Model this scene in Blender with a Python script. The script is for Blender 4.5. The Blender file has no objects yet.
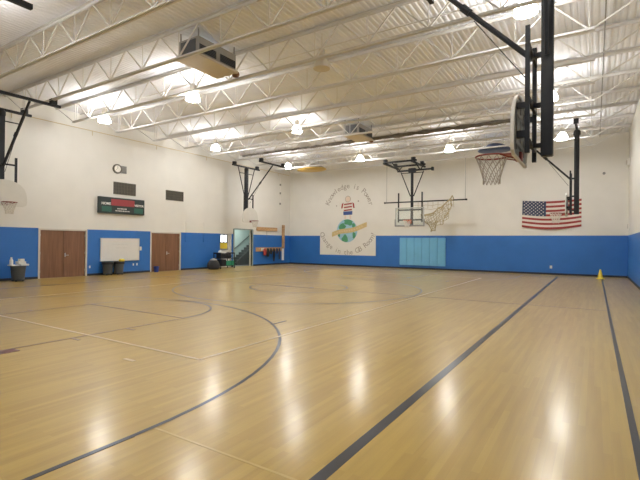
import bpy, bmesh, math, random
from mathutils import Vector, Matrix, noise
random.seed(7)
C = bpy.context.scene.collection
PI = math.pi
XL, XR, YN, YF, ZD = -20.35, 1.48, -0.95, 27.6, 7.6
XM, YM = -9.4, 13.35                       # centre of the court

# ------------------------------------------------------------------ helpers
class MB:
    def __init__(s): s.bm = bmesh.new(); s.mi = 0
    def _fin(s, faces):
        for f in faces: f.material_index = s.mi
    def quad(s, pts):
        f = s.bm.faces.new([s.bm.verts.new(p) for p in pts]); s._fin([f]); return s
    def poly(s, pts): return s.quad(pts)
    def box(s, x0, x1, y0, y1, z0, z1):
        v = [s.bm.verts.new(p) for p in ((x0,y0,z0),(x1,y0,z0),(x1,y1,z0),(x0,y1,z0),(x0,y0,z1),(x1,y0,z1),(x1,y1,z1),(x0,y1,z1))]
        s._fin([s.bm.faces.new([v[i] for i in q]) for q in ((3,2,1,0),(4,5,6,7),(0,1,5,4),(1,2,6,5),(2,3,7,6),(3,0,4,7))]); return s
    def ring(s, c, u, w, pts):
        return [s.bm.verts.new(Vector(c)+u*a+w*b) for a, b in pts]
    def bridge(s, a, b):
        n = len(a)
        s._fin([s.bm.faces.new((a[i], a[(i+1)%n], b[(i+1)%n], b[i])) for i in range(n)])
    def cap(s, a, flip=False):
        s._fin([s.bm.faces.new(list(reversed(a)) if flip else a)])
    def sweep(s, path, r, n=8, closed=False, caps=True, sec=None):
        path = [Vector(p) for p in path]; m = len(path); rings = []
        up = None
        for i, p in enumerate(path):
            if closed: d = path[(i+1)%m]-path[i-1]
            else: d = path[min(i+1,m-1)]-path[max(i-1,0)]
            d.normalize()
            if up is None:
                up = Vector((0,0,1)) if abs(d.z) < .9 else Vector((0,1,0))
            u = up.cross(d)
            if u.length < 1e-4: u = Vector((1,0,0)).cross(d)
            u.normalize(); w = d.cross(u); up = w
            rr = r[i] if isinstance(r, (list, tuple)) else r
            ps = sec or [(rr*math.cos(2*PI*k/n), rr*math.sin(2*PI*k/n)) for k in range(n)]
            rings.append(s.ring(p, u, w, ps))
        for i in range(m-1): s.bridge(rings[i], rings[i+1])
        if closed: s.bridge(rings[-1], rings[0])
        elif caps: s.cap(rings[0], True); s.cap(rings[-1])
        return s
    def tube(s, p, q, r, n=10): return s.sweep([p, q], r, n)
    def bar(s, p, q, a, b):                 # rectangular bar, a across, b "up"
        return s.sweep([p, q], 0, sec=[(-a/2,-b/2),(a/2,-b/2),(a/2,b/2),(-a/2,b/2)])
    def lathe(s, prof, c=(0,0,0), n=24, axis='z', sx=1, sy=1):
        rings = []
        for r, z in prof:
            rr = max(r, 1e-4)
            rings.append([s.bm.verts.new((c[0]+rr*sx*math.cos(2*PI*k/n), c[1]+rr*sy*math.sin(2*PI*k/n), c[2]+z)) for k in range(n)])
        for i in range(len(rings)-1): s.bridge(rings[i], rings[i+1])
        if prof[0][0] > 1e-3: s.cap(rings[0], True)
        if prof[-1][0] > 1e-3: s.cap(rings[-1])
        return s
    def prism(s, pts, off):                 # closed outline (3D pts) extruded by off
        off = Vector(off)
        a = [s.bm.verts.new(p) for p in pts]; b = [s.bm.verts.new(Vector(p)+off) for p in pts]
        s.bridge(a, b); s.cap(a, True); s.cap(b); return s
    def build(s, name, mats, parent=None, smooth=False, bevel=0):
        if bevel:
            bmesh.ops.bevel(s.bm, geom=list(s.bm.edges), offset=bevel, segments=2, affect='EDGES', clamp_overlap=True)
        bmesh.ops.recalc_face_normals(s.bm, faces=s.bm.faces)
        me = bpy.data.meshes.new(name); s.bm.to_mesh(me); s.bm.free()
        if not isinstance(mats, (list, tuple)): mats = [mats]
        for m in mats: me.materials.append(m)
        if smooth:
            for p in me.polygons: p.use_smooth = True
            try: me.set_sharp_from_angle(angle=math.radians(40))
            except Exception: pass
        o = bpy.data.objects.new(name, me); C.objects.link(o)
        if parent: o.parent = parent
        return o

def tag(o, label=None, cat=None, group=None, kind=None):
    if label: o['label'] = label
    if cat: o['category'] = cat
    if group: o['group'] = group
    if kind: o['kind'] = kind
    return o
def thing(name, label, cat, loc=(0,0,0), rz=0, group=None):
    o = bpy.data.objects.new(name, None); C.objects.link(o); o.empty_display_size = .2
    o.location = loc; o.rotation_euler = (0,0,rz)
    return tag(o, label, cat, group)
def struct(o, label=None, cat=None):
    return tag(o, label, cat, kind='structure')
def copy_tree(o, parent=None):
    c = o.copy(); C.objects.link(c)
    if parent: c.parent = parent
    for ch in list(o.children): copy_tree(ch, c)
    return c
def text_mesh(name, body, size, mat, parent, M, extrude=.002, align='CENTER', bold=0):
    cu = bpy.data.curves.new(name, 'FONT'); cu.body = body; cu.size = size; cu.extrude = extrude
    cu.align_x = align; cu.align_y = 'CENTER'; cu.resolution_u = 3; cu.offset = bold
    t = bpy.data.objects.new(name+'_t', cu); C.objects.link(t)
    dg = bpy.context.evaluated_depsgraph_get(); dg.update()
    me = bpy.data.meshes.new_from_object(t.evaluated_get(dg)); bpy.data.objects.remove(t); bpy.data.curves.remove(cu)
    me.transform(M); me.materials.clear(); me.materials.append(mat); me.name = name
    o = bpy.data.objects.new(name, me); C.objects.link(o)
    if parent: o.parent = parent
    return o

# ---------------------------------------------------------------- materials
def mat(name, col, rough=.5, metal=0, var=0, scale=6, bump=0, bscale=40, emit=None, es=0, spec=.5, stretch=None):
    m = bpy.data.materials.new(name); m.use_nodes = True
    nt = m.node_tree; b = nt.nodes['Principled BSDF']
    b.inputs['Base Color'].default_value = (*col, 1); b.inputs['Roughness'].default_value = rough
    b.inputs['Metallic'].default_value = metal; b.inputs['Specular IOR Level'].default_value = spec
    tc = nt.nodes.new('ShaderNodeTexCoord'); mp = nt.nodes.new('ShaderNodeMapping')
    nt.links.new(tc.outputs['Object'], mp.inputs['Vector'])
    if stretch: mp.inputs['Scale'].default_value = stretch
    if var:
        n = nt.nodes.new('ShaderNodeTexNoise'); n.inputs['Scale'].default_value = scale; n.inputs['Detail'].default_value = 5
        nt.links.new(mp.outputs['Vector'], n.inputs['Vector'])
        r = nt.nodes.new('ShaderNodeMapRange'); r.inputs['To Min'].default_value = 1-var; r.inputs['To Max'].default_value = 1+var
        r.inputs['From Min'].default_value = .25; r.inputs['From Max'].default_value = .75
        nt.links.new(n.outputs['Fac'], r.inputs['Value'])
        mx = nt.nodes.new('ShaderNodeVectorMath'); mx.operation = 'SCALE'; mx.inputs[0].default_value = col
        nt.links.new(r.outputs['Result'], mx.inputs['Scale']); nt.links.new(mx.outputs['Vector'], b.inputs['Base Color'])
    if bump:
        n2 = nt.nodes.new('ShaderNodeTexNoise'); n2.inputs['Scale'].default_value = bscale
        nt.links.new(mp.outputs['Vector'], n2.inputs['Vector'])
        bp = nt.nodes.new('ShaderNodeBump'); bp.inputs['Strength'].default_value = bump; bp.inputs['Distance'].default_value = .01
        nt.links.new(n2.outputs['Fac'], bp.inputs['Height']); nt.links.new(bp.outputs['Normal'], b.inputs['Normal'])
    if emit:
        b.inputs['Emission Color'].default_value = (*emit, 1); b.inputs['Emission Strength'].default_value = es
    return m

def floor_mat():
    m = bpy.data.materials.new('maple floor'); m.use_nodes = True
    nt = m.node_tree; b = nt.nodes['Principled BSDF']; N = nt.nodes.new; L = nt.links.new
    tc = N('ShaderNodeTexCoord'); mp = N('ShaderNodeMapping'); mp.inputs['Rotation'].default_value = (0,0,PI/2)
    L(tc.outputs['Object'], mp.inputs['Vector'])
    br = N('ShaderNodeTexBrick'); br.inputs['Scale'].default_value = 1; br.offset = .37; br.inputs['Brick Width'].default_value = 1.4
    br.inputs['Row Height'].default_value = .064; br.inputs['Mortar Size'].default_value = .0008; br.inputs['Mortar Smooth'].default_value = .6
    br.inputs['Color1'].default_value = (.545,.368,.082,1); br.inputs['Color2'].default_value = (.485,.318,.066,1); br.inputs['Mortar'].default_value = (.44,.30,.09,1)
    L(mp.outputs['Vector'], br.inputs['Vector'])
    n = N('ShaderNodeTexNoise'); n.inputs['Scale'].default_value = 1; n.inputs['Detail'].default_value = 6
    mp2 = N('ShaderNodeMapping'); mp2.inputs['Scale'].default_value = (14,.9,1); L(tc.outputs['Object'], mp2.inputs['Vector']); L(mp2.outputs['Vector'], n.inputs['Vector'])
    r = N('ShaderNodeMapRange'); r.inputs['From Min'].default_value = .3; r.inputs['From Max'].default_value = .7
    r.inputs['To Min'].default_value = .93; r.inputs['To Max'].default_value = 1.06; L(n.outputs['Fac'], r.inputs['Value'])
    sc = N('ShaderNodeVectorMath'); sc.operation = 'SCALE'; L(br.outputs['Color'], sc.inputs[0]); L(r.outputs['Result'], sc.inputs['Scale'])
    L(sc.outputs['Vector'], b.inputs['Base Color'])
    b.inputs['Roughness'].default_value = .38; b.inputs['Specular IOR Level'].default_value = .38
    b.inputs['Coat Weight'].default_value = .6; b.inputs['Coat Roughness'].default_value = .19; b.inputs['Coat IOR'].default_value = 1.42
    n2 = N('ShaderNodeTexNoise'); n2.inputs['Scale'].default_value = 1; n2.inputs['Detail'].default_value = 3
    mp3 = N('ShaderNodeMapping'); mp3.inputs['Scale'].default_value = (16,5,1); L(tc.outputs['Object'], mp3.inputs['Vector']); L(mp3.outputs['Vector'], n2.inputs['Vector'])
    bp = N('ShaderNodeBump'); bp.inputs['Strength'].default_value = .08; bp.inputs['Distance'].default_value = .006
    L(n2.outputs['Fac'], bp.inputs['Height']); L(bp.outputs['Normal'], b.inputs['Coat Normal']); L(bp.outputs['Normal'], b.inputs['Normal'])
    return m

def wood_mat(name, c1, c2, scale, axis=2, rough=.4):
    m = bpy.data.materials.new(name); m.use_nodes = True
    nt = m.node_tree; b = nt.nodes['Principled BSDF']; N = nt.nodes.new; L = nt.links.new
    tc = N('ShaderNodeTexCoord'); mp = N('ShaderNodeMapping'); s = [scale]*3; s[axis] = scale*.06; mp.inputs['Scale'].default_value = s
    L(tc.outputs['Object'], mp.inputs['Vector'])
    n = N('ShaderNodeTexNoise'); n.inputs['Scale'].default_value = 1; n.inputs['Detail'].default_value = 6; n.inputs['Distortion'].default_value = .4
    L(mp.outputs['Vector'], n.inputs['Vector'])
    cr = N('ShaderNodeValToRGB'); cr.color_ramp.elements[0].color = (*c1,1); cr.color_ramp.elements[1].color = (*c2,1)
    cr.color_ramp.elements[0].position = .3; cr.color_ramp.elements[1].position = .7
    L(n.outputs['Fac'], cr.inputs['Fac']); L(cr.outputs['Color'], b.inputs['Base Color']); b.inputs['Roughness'].default_value = rough
    return m

def glass_mat(name, tint, fac=.1):
    m = bpy.data.materials.new(name); m.use_nodes = True
    nt = m.node_tree; nt.nodes.clear(); N = nt.nodes.new; L = nt.links.new
    o = N('ShaderNodeOutputMaterial'); mx = N('ShaderNodeMixShader'); t = N('ShaderNodeBsdfTransparent'); g = N('ShaderNodeBsdfPrincipled')
    t.inputs['Color'].default_value = (*tint,1); g.inputs['Base Color'].default_value = (*tint,1); g.inputs['Roughness'].default_value = .08
    mx.inputs['Fac'].default_value = fac
    L(t.outputs[0], mx.inputs[1]); L(g.outputs[0], mx.inputs[2]); L(mx.outputs[0], o.inputs['Surface'])
    return m

M = {}
M['floor'] = floor_mat()
M['wall'] = mat('cream painted block wall', (.76,.75,.715), .75, var=.03, scale=1.2, bump=.06, bscale=60)
M['blue'] = mat('blue painted wall padding', (.026,.155,.50), .45, var=.06, scale=1.5)
M['lightblue'] = mat('light blue vinyl', (.165,.46,.74), .4, var=.05, scale=2)
M['base'] = mat('dark rubber base', (.02,.025,.04), .5, var=.1)
M['deck'] = mat('beige painted steel deck', (.80,.82,.88), .6, var=.03, scale=2)
M['steel'] = mat('cream painted steel', (.66,.65,.64), .5, var=.03, scale=3)
M['dark'] = mat('charcoal painted steel', (.018,.020,.025), .5, var=.12, scale=8, spec=.3)
M['ink'] = mat('navy line paint', (.030,.033,.042), .3, var=.12, scale=3)
M['inkblue'] = mat('faded blue line paint', (.06,.06,.075), .3, var=.15, scale=4)
M['brownline'] = mat('brown line paint', (.24,.145,.08), .3, var=.12, scale=3)
M['paleline'] = mat('cream line paint', (.64,.51,.31), .3, var=.08, scale=3)
M['yellowline'] = mat('yellow line paint', (.56,.40,.12), .3, var=.08, scale=3)
M['maroon'] = mat('maroon line paint', (.17,.06,.06), .3, var=.1, scale=4)
M['door'] = wood_mat('walnut door veneer', (.16,.075,.04), (.24,.12,.065), 14)
M['frame'] = mat('pale door frame paint', (.62,.58,.52), .45, var=.03)
M['chrome'] = mat('brushed metal', (.7,.7,.68), .3, 1, var=.05)
M['white'] = mat('white enamel', (.84,.82,.78), .4, var=.03)
M['board'] = mat('whiteboard surface', (.78,.775,.76), .25, var=.015)
M['boardback'] = mat('grey green shaded board back', (.20,.21,.185), .5, var=.06)  # back of the white board, its shade put into a darker colour
M['fan'] = mat('white painted backboard', (.66,.645,.595), .42, var=.04, scale=3)
M['grey'] = mat('mid grey metal', (.27,.27,.27), .5, .2, var=.06)
M['vent'] = mat('dark bronze grille', (.105,.095,.075), .5, .2, var=.1)
M['orange'] = mat('red painted rim', (.22,.032,.022), .4, var=.08)
M['rimorange'] = mat('orange painted rim', (.55,.11,.045), .4, var=.08)
M['net'] = mat('grey white cord', (.42,.38,.33), .8, var=.1)
M['netw'] = mat('white cord', (.68,.65,.6), .8, var=.1)
M['rope'] = mat('tan rope', (.42,.355,.215), .85, var=.2, scale=9)
M['glass'] = glass_mat('backboard glass', (.93,.96,.95), .1)
M['ply'] = wood_mat('varnished plywood', (.42,.24,.11), (.58,.37,.19), 10, 1)
M['bin'] = mat('dark grey plastic', (.07,.078,.082), .5, var=.08)
M['black'] = mat('black plastic', (.015,.016,.02), .5, var=.15)
M['yellow'] = mat('yellow plastic', (.85,.68,.07), .45, var=.05)
M['foam'] = mat('white foam', (.8,.8,.76), .7, var=.03)
M['green'] = mat('green plastic', (.03,.30,.17), .45, var=.08)
M['teal'] = mat('grey green stairwell paint', (.42,.53,.50), .6, var=.04)
M['stair'] = mat('dark grey stair steel', (.08,.085,.085), .55, var=.1)
M['doorframe'] = mat('grey green door frame', (.27,.31,.28), .5, var=.05)
M['red'] = mat('red painted', (.42,.055,.05), .55, var=.06)
M['navy'] = mat('navy cloth', (.035,.05,.11), .75, var=.08)
M['flagw'] = mat('white cloth', (.72,.68,.62), .8, var=.03)
M['flagr'] = mat('red cloth', (.33,.05,.05), .8, var=.06)
M['bluedome'] = mat('blue dome plastic', (.028,.055,.16), .45, var=.1)
M['yeldome'] = mat('yellow dome plastic', (.62,.42,.09), .45, var=.08)
M['greydome'] = mat('grey dome plastic', (.27,.25,.21), .5, var=.1)
M['beigeunit'] = mat('cream sheet metal', (.62,.56,.47), .5, var=.03)
M['casing'] = mat('light grey sheet metal', (.36,.35,.33), .5, .2, var=.05)
M['boardframe'] = mat('grey aluminium board frame', (.42,.43,.42), .45, .3, var=.05)
M['ventgrey'] = mat('dark grey vent metal', (.10,.105,.115), .5, .1, var=.08)
M['rust'] = mat('reddish brown casting', (.20,.085,.045), .6, var=.2)
M['earthsea'] = mat('pale blue mural paint', (.30,.52,.66), .7, var=.1, scale=3)
M['earthland'] = mat('green mural paint', (.08,.30,.16), .7, var=.15, scale=5)
M['tan'] = mat('tan mural paint', (.60,.47,.24), .7, var=.08)
M['pencil'] = mat('grey lettering paint', (.37,.335,.30), .7, var=.1)
M['faint'] = mat('faint marker', (.60,.59,.58), .6, var=.05)
M['skin'] = mat('pale peach mural paint', (.74,.62,.52), .7, var=.03)
M['scoreb'] = mat('dark green black scoreboard', (.018,.03,.03), .4, var=.1)
M['scoreg'] = mat('green score panel', (.02,.115,.085), .4, var=.08)
M['scorer'] = mat('red clock panel', (.30,.035,.04), .4, var=.06)
M['bag'] = mat('charcoal cloth', (.03,.03,.035), .85, var=.2)
M['lamplens'] = mat('glowing lamp lens', (.9,.9,.9), .4, emit=(1,.975,.93), es=20)
M['lampbell'] = mat('glowing prismatic reflector', (.9,.9,.88), .3, emit=(1,.975,.93), es=112)
M['lampbellsoft'] = mat('softly glowing prismatic reflector', (.9,.9,.88), .3, emit=(1,.975,.93), es=70)
M['lampcool'] = mat('glowing cool lamp lens', (.9,.9,.9), .4, emit=(.88,.93,1), es=30)
M['lampoff'] = mat('unlit frosted reflector', (.60,.55,.47), .35, var=.03)
M['sky'] = mat('daylight through window', (.9,.9,.9), .5, emit=(.85,.93,1), es=2.2)
M['curtain'] = mat('rolled grey curtain cloth', (.15,.135,.115), .85, var=.3, scale=5)

# --------------------------------------------------------------- the setting
fl = struct(MB().box(XL-.3, XR+.3, YN-.3, YF+.3, -.2, 0).build('floor', M['floor']), 'glossy maple gym floor with painted court lines', 'floor')
LZ = .003
def strip(name, m, x0, x1, y0, y1, dz=0): return MB().box(x0, x1, y0, y1, -.001, LZ+dz).build(name, m, fl)
def arc(name, m, cx, cy, r, w, a0, a1, n=64, dz=0):
    b = MB(); n = max(8, int(abs(a1-a0)/(2*PI)*96)); full = abs(abs(a1-a0)-2*PI) < 1e-6
    I = []; O = []
    for i in range(n+1):
        a = a0+(a1-a0)*i/n
        I.append((cx+(r-w/2)*math.cos(a), cy+(r-w/2)*math.sin(a), LZ+dz)); O.append((cx+(r+w/2)*math.cos(a), cy+(r+w/2)*math.sin(a), LZ+dz))
    for i in range(n): b.quad([I[i], O[i], O[i+1], I[i+1]])
    return b.build(name, m, fl)
def arc_to(name, m, cx, cy, r, w, a0, a1, tail):      # 3 point line: arc plus two straight tails
    arc(name, m, cx, cy, r, w, a0, a1)
W = .055
BL0, BL1 = .7, 26.0
strip('sideline', M['ink'], -1.70, -1.60, BL0, BL1); strip('sideline', M['ink'], 2*XM+1.60, 2*XM+1.70, BL0, BL1)
strip('boundary_line', M['ink'], .275, .335, YN+.4, 25.75)
strip('baseline', M['ink'], 2*XM+1.6, -1.6, BL1, BL1+.05); strip('baseline', M['ink'], 2*XM+1.6, -1.6, BL0-.05, BL0)
strip('centre_line', M['brownline'], -17.1, .275, YM-.02, YM+.02)
arc('centre_circle', M['ink'], XM, YM, 1.82, .065, 0, 2*PI, dz=.0002)
arc('large_circle', M['inkblue'], XM, YM, 4.5, .06, 0, 2*PI, dz=.0003)
for s in (1, -1):
    yb = BL0 if s == 1 else BL1
    yc = yb+s*1.6
    a0, a1 = (0, PI) if s == 1 else (PI, 2*PI)
    arc('three_point_line', M['ink'], XM, yc, 6.05, .052, a0, a1)
    for sx in (-1, 1):
        x = XM+sx*6.05; strip('three_point_line', M['ink'], x-.026, x+.026, min(yb, yc), max(yb, yc))
        x = XM+sx*1.82; strip('lane_line', M['brownline'], x-.022, x+.022, min(yb, yb+s*5.72), max(yb, yb+s*5.72))
        for d, ww in ((3.3, .05), (4.33, .05)):
            xx = sorted((x, x+sx*.26)); y = yb+s*d; strip('lane_tick', M['brownline'], xx[0], xx[1], y-.025, y+.025, .0002)
        xx = sorted((x, x+sx*.24)); y = sorted((yb+s*2.1, yb+s*2.42)); strip('lane_block', M['maroon'], xx[0], xx[1], y[0], y[1], .0003)
    y = yb+s*5.72; strip('free_throw_line', M['brownline'], XM-1.82, XM+1.82, y-.022, y+.022, .0002)
    arc('free_throw_circle', M['ink'], XM, y, 1.82, .05, a0, a1, dz=.0004)
    strip('coaching_tick', M['ink'], XM+3.83-.025, XM+3.83+.025, min(yb+s*6.25, yb+s*6.75), max(yb+s*6.25, yb+s*6.75))
VX0, VX1, VY0, VY1 = XM-4.66, XM+4.66, 4.3, 22.4
for y in (VY0, VY1): strip('volleyball_line', M['paleline'], VX0, VX1, y-.027, y+.027, .0006)
for x in (VX0, VX1): strip('volleyball_line', M['paleline'], x-.027, x+.027, VY0, VY1, .0006)
strip('volleyball_dash', M['paleline'], -5.65, -5.42, 3.7, 3.76, .0003)
strip('practice_line', M['yellowline'], -3.37, -1.7, 2.495, 2.52, -.0015); strip('practice_line', M['yellowline'], -3.37, -1.7, 24.2, 24.235, .0001)
for x, y in ((-9.86,13.3),(-8.9,13.5)):
    arc('floor_socket', M['ink'], x, y, .05, .1, 0, 2*PI, dz=.0006)
for x, y in ((-14.5,21.6),(-11.1,20.3),(-7.7,20.3)):
    arc('floor_socket', M['ink'], x, y, .06, .12, 0, 2*PI, dz=.0006)

DOORS = [(9.36, 11.34, 2.12), (14.95, 16.84, 2.12), (20.06, 21.08, 2.2), (21.34, 23.12, 2.5)]
def wallL():
    b = MB(); y = YN-.3
    for y0, y1, h in DOORS:
        b.box(XL-.22, XL, y, y0, 0, ZD); b.box(XL-.22, XL, y0, y1, h, ZD); y = y1
    b.box(XL-.22, XL, y, YF+.3, 0, ZD)
    return b.build('wall_left', M['wall'])
wl = struct(wallL(), 'cream left wall with two brown double doors and a stair doorway', 'wall')
wf = struct(MB().box(XL-.3, XR+.3, YF, YF+.25, 0, ZD).build('wall_far', M['wall']), 'cream far wall with painted globe mural and blue lower band', 'wall')
wr = struct(MB().box(XR, XR+.25, YN-.3, YF+.3, 0, ZD).build('wall_right', M['wall']), 'cream right wall with blue lower band', 'wall')
wn = struct(MB().box(XL-.3, XR+.3, YN-.25, YN, 0, ZD).build('wall_near', M['wall']), 'cream wall behind the camera', 'wall')
PH, PT = 2.2, .025
def padL(y0, y1): MB().box(XL, XL+PT, y0, y1, .1, PH).build('wall_pad', M['blue'], wl)
for y0, y1 in ((YN, 9.28), (11.42, 14.87), (16.92, 20.04), (21.1, 21.24), (23.22, YF)): padL(y0, y1)
bl = MB()
for y0, y1 in ((YN, 9.28), (11.42, 14.87), (16.92, 20.04), (21.1, 21.24), (23.22, YF)): bl.box(XL, XL+.035, y0, y1, 0, .1)
struct(bl.build('baseboard_left', M['base']), 'dark rubber baseboard along the left wall', 'baseboard')
PX0, PX1, PZ0 = -17.5, -12.9, .79
MB().box(XL+PT, PX0, YF-PT, YF, .1, PH).box(PX1, XR-PT, YF-PT, YF, .1, PH).box(PX0, PX1, YF-PT, YF, .1, PZ0).build('wall_pad', M['blue'], wf)
struct(MB().box(XL+.04, XR-.04, YF-.04, YF, 0, .1).build('baseboard_far', M['base']), 'dark rubber baseboard along the far wall', 'baseboard')
MB().box(XR-PT, XR, YN, YF, .1, PH).build('wall_pad', M['blue'], wr)
struct(MB().box(XR-.035, XR, YN, YF, 0, .1).build('baseboard_right', M['base']), 'dark rubber baseboard along the right wall', 'baseboard')
MB().box(XL+.04, XR-.04, YN, YN+PT, .1, PH).build('wall_pad', M['blue'], wn)

# corrugated roof deck: ribs along the court's length
def deck():
    b = MB(); p = .1524; prof = []; x = XL-.3
    while x < XR+.3:
        prof += [(x, ZD+.018), (x+.035, ZD+.018), (x+.06, ZD), (x+.127, ZD)]; x += p
    ring = [(px, pz) for px, pz in prof]
    va = [b.bm.verts.new((px, YN-.3, pz)) for px, pz in ring]; vb = [b.bm.verts.new((px, YF+.3, pz)) for px, pz in ring]
    for i in range(len(ring)-1): b.bm.faces.new((va[i], vb[i], vb[i+1], va[i+1]))
    b.box(XL-.3, XR+.3, YN-.3, YF+.3, ZD+.06, ZD+.2)
    return b.build('ceiling', M['deck'])
struct(deck(), 'ribbed cream painted metal roof deck', 'ceiling')

# --------------------------------------------------------------- roof joists
JZ, JT = 6.72, 7.57
nodes = [-17.74+1.6*k for k in range(12)]              # bottom panel points, last -0.14
def make_joist():
    t = thing('roof_joist', '', 'joist')
    bc = MB()
    for s in (-1, 1): bc.box(XL+1.45, XR-1.5, min(s*.013, s*.022), max(s*.013, s*.022), .006, .065).box(XL+1.45, XR-1.5, min(s*.013, s*.06), max(s*.013, s*.06), -.006, .006)
    bc.build('bottom_chord', M['steel'], t)
    tc = MB()
    for s in (-1, 1): tc.box(XL+.02, XR-.02, min(s*.013, s*.08), max(s*.013, s*.08), JT-JZ-.01, JT-JZ+.012).box(XL+.02, XR-.02, min(s*.013, s*.03), max(s*.013, s*.03), JT-JZ-.075, JT-JZ)
    tc.build('top_chord', M['steel'], t)
    H = JT-JZ-.03
    vb = MB().tube((0,0,.03), (0,0,H), .013, 6).build('vertical_web', M['steel'], t); vb.location.x = nodes[0]
    d1 = MB().bar((0,0,.03), (.8,0,H), .034, .034).build('diagonal_web', M['steel'], t); d1.location.x = nodes[0]
    d2 = MB().bar((0,0,.03), (-.8,0,H), .034, .034).build('diagonal_web', M['steel'], t); d2.location.x = nodes[0]
    for x in nodes[1:]:
        for o in (vb, d1, d2):
            if o is d1 and x > -.2: continue
            c = o.copy(); C.objects.link(c); c.parent = t; c.location.x = x
    MB().tube((XL+1.6,0,.03), (XL+1.6,0,H), .018, 6).build('vertical_web', M['steel'], t)
    MB().bar((XL+1.5,0,.03), (XL+.1,0,H+.01), .034, .034).build('end_diagonal', M['steel'], t)
    MB().bar((XR-1.55,0,.03), (XR-.1,0,H+.01), .034, .034).build('end_diagonal', M['steel'], t)
    MB().bar((XL+1.7,0,.03), (nodes[0]-.8,0,H), .03, .03).build('diagonal_web', M['steel'], t)
    return t
j0 = make_joist()
JY = [5.975+1.983*k for k in range(-1, 11)]
ordn = ['', 'second', 'third', 'fourth', 'fifth', 'sixth', 'seventh', 'eighth', 'ninth', 'tenth', 'eleventh', 'twelfth']
for i, y in enumerate(JY):
    j = j0 if i == 0 else copy_tree(j0)
    j.location = (0, y, JZ); k = len(JY)-1-i
    j['label'] = 'cream steel roof joist closest to the far mural wall' if k == 0 else 'cream steel roof joist, %s counted from the far mural wall' % ordn[k]
    j['group'] = 'roof joists across the gym'
# bridging rods and conduits
def rod(name, lab, cat, p, q, r, m='steel'): return tag(MB().tube(p, q, r, 6).build(name, M[m]), lab, cat)
rod('ceiling_conduit', 'thin pale conduit along the ceiling near the right wall', 'conduit', (.2, YN+.02, 7.5), (.2, YF-.02, 7.5), .014, 'grey')
rod('ceiling_conduit', 'thin pale conduit crossing the ceiling beside the near heater', 'conduit', (XL+.05, 11.0, 7.55), (XR-.05, 11.0, 7.55), .018)
cd = thing('wall_conduit', 'thin tan conduit running level high on the left wall', 'conduit', (XL, 8, 6.92))
MB().tube((.03, -2, 0), (.03, 19.4, 0), .014, 6).build('pipe', M['tan'], cd)
for y in (0.2, 3.6, 7.2, 10.8, 14.4, 18): MB().tube((.03, y, 0), (.03, y, -.22), .01, 6).build('drop', M['tan'], cd)
v = thing('wall_conduit', 'short vertical conduit with three dark boxes high in the far left corner', 'conduit', (XL, 26.28, 4.4))
MB().tube((.03,0,0), (.03,0,2.2), .025, 8).build('pipe', M['white'], v)
for z in (.15, .95, 1.6): MB().box(0, .07, -.05, .05, z, z+.14).build('junction_box', M['grey'], v)

# --------------------------------------------------------------- ceiling lamps
def make_lamp(lens, bell):
    t = thing('high_bay_lamp', '', 'ceiling lamp')
    MB().lathe([(.24,0),(.235,.02),(.215,.12),(.17,.22),(.11,.29),(.09,.30),(.105,.285),(.16,.215),(.205,.115),(.225,.02)], n=28).build('reflector', bell, t, True)
    MB().lathe([(.0,-.012),(.12,-.009),(.225,.012),(.225,.024),(0,.024)], n=28).build('lens', lens, t, True)
    MB().lathe([(.085,.30),(.10,.31),(.10,.52),(.07,.56),(.0,.56)], n=16).build('ballast', M['lampoff'], t, True)
    MB().tube((0,0,.55), (0,0,1.08), .012, 6).build('hanger', M['steel'], t)
    return t
lon = make_lamp(M['lamplens'], M['lampbell']); lco = make_lamp(M['lampcool'], M['lampbellsoft']); lso = make_lamp(M['lamplens'], M['lampbellsoft']); lof = make_lamp(M['lampoff'], M['lampoff'])
LX = [-17.2, -11.85, -6.55, -1.3]; LY = [10.32, 16.55, 23.05]
LZ0 = 6.6
lab = {(0,0):'glowing high-bay lamp above the brown doors and left wall clock', (1,0):'glowing high-bay lamp just beyond the near cream heater', (2,0):'unlit high-bay lamp with a frosted ring hanging under mid ceiling joist',
       (3,0):'bright glowing high-bay lamp right beside the nearest basket mast', (0,1):'glowing high-bay lamp ahead of the far left basket', (1,1):'cool white glowing high-bay lamp in the middle of the ceiling',
       (2,1):'unlit high-bay lamp beyond the frosted unlit one', (3,1):'glowing high-bay lamp hidden behind the near basket mast', (0,2):'glowing high-bay lamp beside the hanging yellow dome',
       (1,2):'glowing high-bay lamp above the globe mural side', (2,2):'glowing high-bay lamp above the climbing net', (3,2):'glowing high-bay lamp above the flag, by the far right basket'}
used = set()
def place(proto, x, y, z, label):
    o = proto if id(proto) not in used else copy_tree(proto); used.add(id(proto))
    o.location = (x, y, z); o['label'] = label; o['group'] = 'high-bay lamps'; return o
def light(x, y, z, w, col=(1,.972,.925)):
    d = bpy.data.lights.new('lamp_glow', 'AREA'); d.shape = 'DISK'; d.size = .44; d.energy = w; d.color = col
    o = bpy.data.objects.new('lamp_light', d); C.objects.link(o); o.location = (x, y, z-.03); return o
LP = 16
for i, x in enumerate(LX):
    for k, y in enumerate(LY):
        off = (i, k) == (2, 0)
        if (i, k) == (2, 1): continue
        z = 6.86 if (i, k) == (1, 1) else (6.72 if (i, k) == (3, 0) else LZ0)
        p = lof if off else (lco if (i, k) == (1, 1) else (lso if (k == 2 or (i, k) == (3, 1)) else lon))
        place(p, x, y, z, lab[(i, k)])
        if not off:
            col = (.95,.96,1) if (i, k) == (1, 1) else (1,.972,.925)
            light(x, y, z, 62 if p in (lco, lso) else LP, col)
for i, x in enumerate(LX):
    if i == 0: continue
    place(lon, x, 3.65, LZ0, ['glowing high-bay lamp at the near left end of the gym', 'glowing high-bay lamp over the near basket frame', 'glowing high-bay lamp over the near end, left of camera', 'glowing high-bay lamp over the camera'][i])
    light(x, 3.65, LZ0, LP)

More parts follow.
